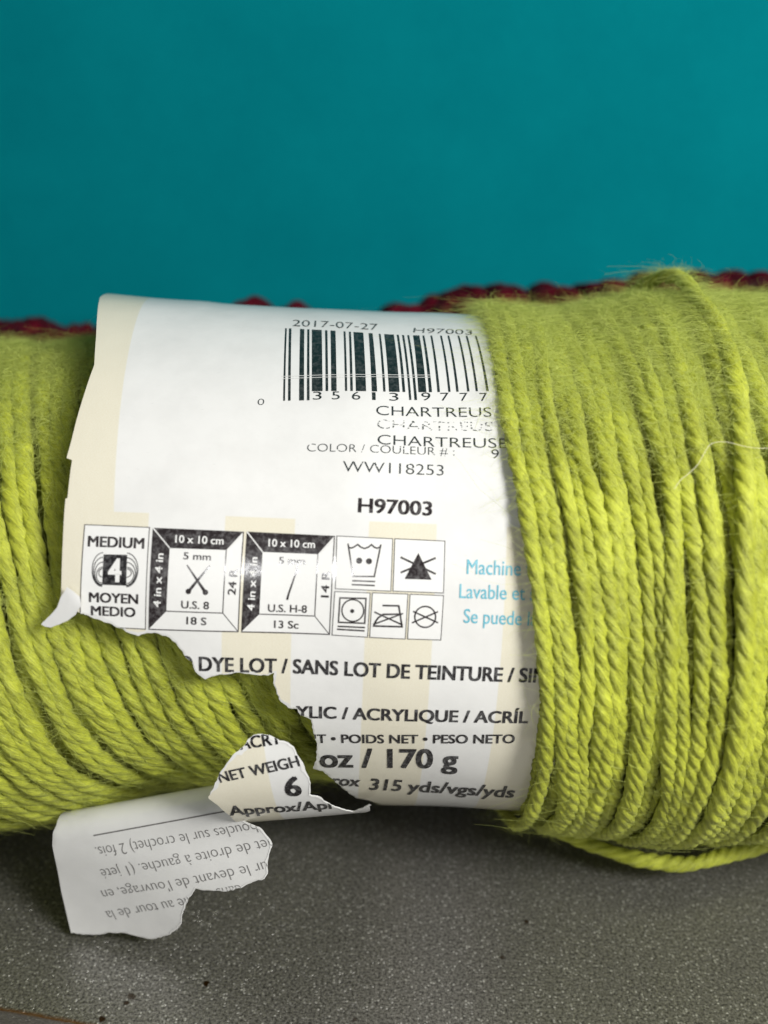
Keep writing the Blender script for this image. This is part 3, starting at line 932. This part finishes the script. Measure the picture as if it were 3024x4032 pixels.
def tub(p):
    p.stroke([Z4(512, 194), Z4(540, 372), Z4(655, 373), Z4(691, 199)], 6)
    p.stroke([Z4(*q) for q in ((514, 212), (528, 219), (545, 213), (565, 199), (582, 214), (602, 221), (622, 214), (640, 200), (655, 214), (672, 220), (688, 210))], 6)
    p.disc(Z4(573, 287), 12); p.disc(Z4(626, 290), 12)
    p.stroke([Z4(535, 396), Z4(660, 400)], 6); p.stroke([Z4(532, 417), Z4(658, 422)], 6)


def bleach(p):
    p.poly([Z4(895, 245), Z4(820, 386), Z4(967, 391)])
    p.stroke([Z4(798, 268), Z4(990, 360)], 8); p.stroke([Z4(990, 272), Z4(798, 352)], 8)


def dryer(p):
    p.stroke([Z4(468, 490), Z4(610, 492), Z4(603, 627), Z4(460, 623)], 6, True)
    p.ring(Z4(538, 558), 43, 5.5); p.disc(Z4(535, 561), 8)
    p.stroke([Z4(455, 645), Z4(604, 650)], 6); p.stroke([Z4(452, 661), Z4(602, 668)], 6)


def iron(p):
    p.stroke([Z4(700, 530), Z4(788, 532), Z4(806, 645), Z4(652, 641), Z4(660, 620), Z4(676, 597), Z4(704, 578), Z4(798, 577)], 7)
    p.stroke([Z4(655, 565), Z4(810, 636)], 6); p.stroke([Z4(812, 573), Z4(648, 633)], 6)


def noclean(p):
    p.ring(Z4(932, 592), 41, 6); p.stroke([Z4(866, 562), Z4(1002, 624)], 6); p.stroke([Z4(1002, 564), Z4(860, 624)], 6)


for b_, d_ in zip(CARE_BOXES, (tub, bleach, dryer, iron, noclean)): care(b_, d_)

line('Machine w', Z4(1158, 359), Z4(1545, 372), 57, 0.006, M_BLUE)
line('Lavable et s', Z4(1118, 490), Z4(1530, 503), 55, 0.006, M_BLUE)
line('Se puede la', Z4(1140, 624), Z4(1538, 641), 54, 0.006, M_BLUE)
line('DYE LOT / SANS LOT DE TEINTURE / SIN', (784, 2639), (2150, 2688), 54, 0.031, M_INK)
line('O', (712, 2636), (760, 2638), 54, 0.031, M_INK, clip=True)
line('YLIC / ACRYLIQUE / ACRÍL', (1166, 2826), (2078, 2847), 45, 0.031, M_INK, clip=True)
line('HT • POIDS NET • PESO NETO', (1207, 2925), (2026, 2925), 33, 0.028, M_INK, clip=True)
line('oz / 170 g', (1260, 3021), (1802, 3026), 73, 0.031, M_INK, clip=True)
line('rox', (1305, 3092), (1414, 3099), 40, 0.028, M_INK, clip=True)
line('315', (1452, 3111), (1577, 3117), 43, 0.028, M_INK)
line('yds/vgs/yds', (1602, 3119), (2020, 3135), 42, 0.028, M_INK)
line('285', (2088, 3132), (2190, 3138), 40, 0.014, M_INK)

# the strip still hanging below the tear, turned slightly
_q = math.radians(9.9)
STRIP = CylSurf(CAM + ray(1180, 2016) * 0 + 0.159 * (math.cos(_q) * _f - math.sin(_q) * _u) + np.array([-0.0125, 0, 0]), math.radians(6.3), 0.0160, 0.00004)
st = [(822, 3146), (820, 3136), (845, 3095), (864, 3051), (893, 3008), (927, 2965), (960, 2940), (977, 2912), (999, 2895), (1033, 2891), (1066, 2897), (1100, 2916), (1134, 2924), (1156, 2940), (1168, 2969), (1192, 3003), (1201, 3032), (1216, 3061), (1220, 3090), (1218, 3129), (1254, 3136), (1298, 3165), (1346, 3186), (1389, 3196), (1425, 3184), (1455, 3166)]
sq = rough_line([STRIP.uv(*p) for p in st], 0.0001, 0.0004)
lo2 = -1.75 * STRIP.R
e2 = sq[-1]
sp = sq + [STRIP.uv(p[0], p[1]) + np.array([0, -p[2]]) for p in ((1452, 3180, .0020), (1400, 3203, .003), (1300, 3214, .0045), (1180, 3228, .006), (1060, 3240, .0065), (975, 3250, .0065))] + [STRIP.uv(*p) for p in ((950, 3246), (905, 3212), (858, 3172))]
dense = []
for a, b in zip(sp, sp[1:] + sp[:1]):
    k = max(1, int(np.linalg.norm(b - a) / 0.0012)); dense += [a + (b - a) * i / k for i in range(k)]
STRIP_POLY = np.array(dense)
ss = lambda x, y: float(STRIP.uv(x, y)[0]) * 100
M_STRIP = paper_material('printed_strip_paper', dict(stripes=[(None, ss(1062, 3060))], panel=(50.0, 50.0, 0.0)))
strip = sheet(STRIP, STRIP_POLY, 0.001, 'torn_strip', M_STRIP, lab)
torn_rim(STRIP, sq[2:], -1, 'torn_edge', strip)
for body, a, b, cp, bo in (('ACRY', (945, 2952), (1112, 2926), 46, 0.022), ('NET WEIGH', Z5(345, 1103), Z5(1003, 962), 40, 0.020), ('6', Z5(880, 1208), Z5(1017, 1203), 74, 0.024), ('Approx/Apl', Z5(428, 1370), Z5(1260, 1312), 36, 0.020)):
    line(body, a, b, cp, bo + 0.008, M_INK, True, strip, surf=STRIP, polyc=STRIP_POLY)

# the torn flap that has flopped forward, inner side up
FLAP = FlapSurf(tray_hit(276, 3690, 0.0008), (206, 3262), (846, 3152), -0.0335, -0.0385)
fo = [(206, 3258), (203, 3282), (206, 3328), (236, 3514), (276, 3677)]
ft = [(276, 3677), (322, 3685), (375, 3687), (415, 3680), (468, 3680), (521, 3692), (561, 3703), (588, 3708), (627, 3700), (667, 3683), (700, 3653), (714, 3634), (717, 3600), (734, 3554), (747, 3527), (773, 3491), (800, 3498), (846, 3501), (899, 3504), (959, 3488), (1005, 3468), (1039, 3461), (1052, 3441), (1052, 3388), (1068, 3328), (1045, 3295), (1019, 3262), (972, 3242), (913, 3203), (866, 3163), (846, 3148)]
fl_ = rough_line([FLAP.uv(*p) for p in ft], 0.00010, 0.0004)
fp = [FLAP.uv(*p) for p in fo][:-1]
a0, b0 = fp[0], fl_[-1]
fp = [np.array([a0[0], 0.011]), np.array([a0[0], 0.002])] + fp + fl_ + [np.array([b0[0] - 0.0006, 0.003]), np.array([b0[0] - 0.001, 0.011])]
dense = []
for a, b in zip(fp, fp[1:] + fp[:1]):
    k = max(1, int(np.linalg.norm(b - a) / 0.001)); dense += [a + (b - a) * i / k for i in range(k)]
FLAP_POLY = np.array(dense)
flap = sheet(FLAP, FLAP_POLY, 0.0008, 'folded_flap', M_BACK, lab)
torn_rim(FLAP, fl_, 1, 'torn_edge', flap, 0.0001, 0.0004)
p = Print(FLAP, FLAP_POLY); p.stroke([Z7(330, 361), Z7(735, 287), Z7(1150, 211)], 5); p.done('printed_rule', M_GREYINK, flap, fine=0.0003)
for body, a, b, cp in (('boucles sur le crochet) 2 fois.', Z7(1283, 285), Z7(338, 428), 44), ('met de droite à gauche. (1 jeté', Z7(1412, 380), Z7(366, 560), 44), ('sur le devant de l\'ouvrage, en', Z7(1385, 513), Z7(368, 690), 44),
                       ('elle au tour de la', Z7(935, 708), Z7(390, 818), 44), ('dans', Z7(1200, 648), Z7(1060, 668), 44)):
    line(body, a, b, cp, -0.014, M_GREYINK, True, flap, surf=FLAP, polyc=FLAP_POLY)

# small corner folded back at the end of the tear
tb = [(273, 2306), (300, 2324), (322, 2343), (326, 2380), (306, 2412), (275, 2436), (240, 2452), (205, 2466), (180, 2463), (165, 2455), (182, 2438), (210, 2410), (232, 2385), (247, 2345)]


class Tab(Main):
    def extra(self, s, v):
        h0, h1 = MAIN.uv(273, 2306), MAIN.uv(326, 2385)
        e = (h1 - h0) / np.linalg.norm(h1 - h0); d = np.abs((s - h0[0]) * -e[1] + (v - h0[1]) * e[0])
        return 0.0011 - 0.13 * np.minimum(d, 0.006)


TAB = Tab(AXIS0, math.radians(-2.4), 0.0390, 0.00011)
tq = np.array(rough_line([MAIN.uv(*p) for p in tb + tb[:1]], 0.00005, 0.0004)[:-1])
sheet(TAB, tq, 0.0006, 'folded_corner', M_BACK, lab)

# ------------------------------------------------------------------ things behind and on the skein
red = empty('red_yarn_skein', (0, 0.085, 0))
tag(red, 'dark red skein of yarn lying behind the green one, out of focus', 'yarn skein')
RY = 0.084


def red_R(x): return lerp_tab(x, [-0.14, -0.12, -0.10, -0.07, -0.05, -0.04, -0.03, -0.02, -0.005, 0.0, 0.01, 0.023, 0.05, 0.08, 0.105, 0.12, 0.14],
                              [0.022, 0.0312, 0.0317, 0.0312, 0.0308, 0.0316, 0.0314, 0.0300, 0.0298, 0.0326, 0.0342, 0.0355, 0.0364, 0.0371, 0.0376, 0.0365, 0.024])


x0 = -0.136
while x0 < 0.138:
    wb = wob(0.0030); ra = wob(0.0008); off = rng.uniform(-0.0012, 0.0004)
    ph = np.radians(np.linspace(188, -172, 150))
    x = x0 + wb(ph) + 0.12 * 0.03 * ph; R = red_R(x) - 0.0038 + ra(ph) + off
    P = np.stack([x, RY - R * np.cos(ph), 0.0325 + R * np.sin(ph) + (red_R(x) - 0.0325)], 1); Nn = np.stack([0 * ph, -np.cos(ph), np.sin(ph)], 1)
    V, Fq, UV = strand_mesh('strand', P, Nn, 0.0036 * rng.uniform(0.8, 1.25), 0.020, rng.uniform(0, 6), nt=20, lump=0.12)
    link('strand', np_mesh('strand', V - np.array([0, 0.085, 0]), Fq, UV), M_RED, red)
    x0 += rng.uniform(0.0036, 0.0072)
# loops standing proud of the red skein
for (px, py, w) in ((975, 1172, 0.0062), (1150, 1192, 0.0048), (1590, 1190, 0.0050), (2835, 1080, 0.0030), (2985, 1100, 0.0055)):
    d = ray(px, py); tq_ = (RY - 0.006 - CAM[1]) / d[1]; c = CAM + d * tq_
    a = np.linspace(0, np.pi, 40)
    P = np.stack([c[0] + w * np.cos(a), c[1] + 0.003 * np.sin(a * 2), c[2] - 0.0035 - 0.0105 + (0.011) * np.sin(a)], 1)
    Nn = np.stack([np.cos(a), 0 * a, np.sin(a)], 1)
    V, Fq, UV = strand_mesh('loop', P, Nn, 0.0034, 0.022, 0.3, nt=20, lump=0.1)
    link('raised_loop', np_mesh('raised_loop', V - np.array([0, 0.085, 0]), Fq, UV), M_RED, red)
VV = np.linspace(-0.137, 0.137, 60); ph = np.linspace(0, 2 * np.pi, 32, endpoint=False); Rr = red_R(VV) - 0.0062; Rr[0] = Rr[-1] = 0.002
V = np.stack([np.broadcast_to(VV[:, None], (60, 32)), RY - 0.085 - Rr[:, None] * np.cos(ph), red_R(VV)[:, None] + Rr[:, None] * np.sin(ph)], -1).reshape(-1, 3)
i_ = np.arange(59)[:, None]; j_ = np.arange(32)[None, :]
Fq = np.stack(np.broadcast_arrays(i_ * 32 + j_, i_ * 32 + (j_ + 1) % 32, (i_ + 1) * 32 + (j_ + 1) % 32, (i_ + 1) * 32 + j_), -1).reshape(-1, 4)
link('inner_winding', np_mesh('inner_winding', V, Fq, np.zeros((len(Fq) * 4, 2))), M_RED, red)

# a pale stray fibre lying across the right-hand strands
RS = CylSurf(AXIS0 + np.array([0, 0, -0.0023]), 0.0, 0.0461)
cu = [(3040, 1764), (2985, 1765), (2925, 1756), (2870, 1742), (2830, 1740), (2795, 1752), (2770, 1790), (2748, 1828), (2710, 1866), (2680, 1890), (2655, 1925)]
C3 = np.array([RS.xyz(RS.uv(*p), 0.0)[0] for p in cu])
P = catmull(C3, np.linspace(0, len(C3) - 1, 90)); a = np.arange(6) / 6 * 2 * np.pi
T = np.gradient(P, axis=0); T /= np.linalg.norm(T, axis=1)[:, None]; n1 = np.cross(T, [0, -0.8, 0.6]); n1 /= np.linalg.norm(n1, axis=1)[:, None]; n2 = np.cross(T, n1)
V = (P[:, None, :] + 0.000034 * (np.cos(a)[None, :, None] * n1[:, None, :] + np.sin(a)[None, :, None] * n2[:, None, :])).reshape(-1, 3)
i_ = np.arange(89)[:, None]; j_ = np.arange(6)[None, :]
Fq = np.stack(np.broadcast_arrays(i_ * 6 + j_, i_ * 6 + (j_ + 1) % 6, (i_ + 1) * 6 + (j_ + 1) % 6, (i_ + 1) * 6 + j_), -1).reshape(-1, 4)
t = NT('pale_fibre'); t.b.inputs['Base Color'].default_value = (0.75, 0.72, 0.5, 1); set_in(t.b, Roughness=0.4)
tag(link('stray_fibre', np_mesh('stray_fibre', V, Fq), t.m), 'thin pale curved hair lying across the right end of the green yarn', 'fibre')
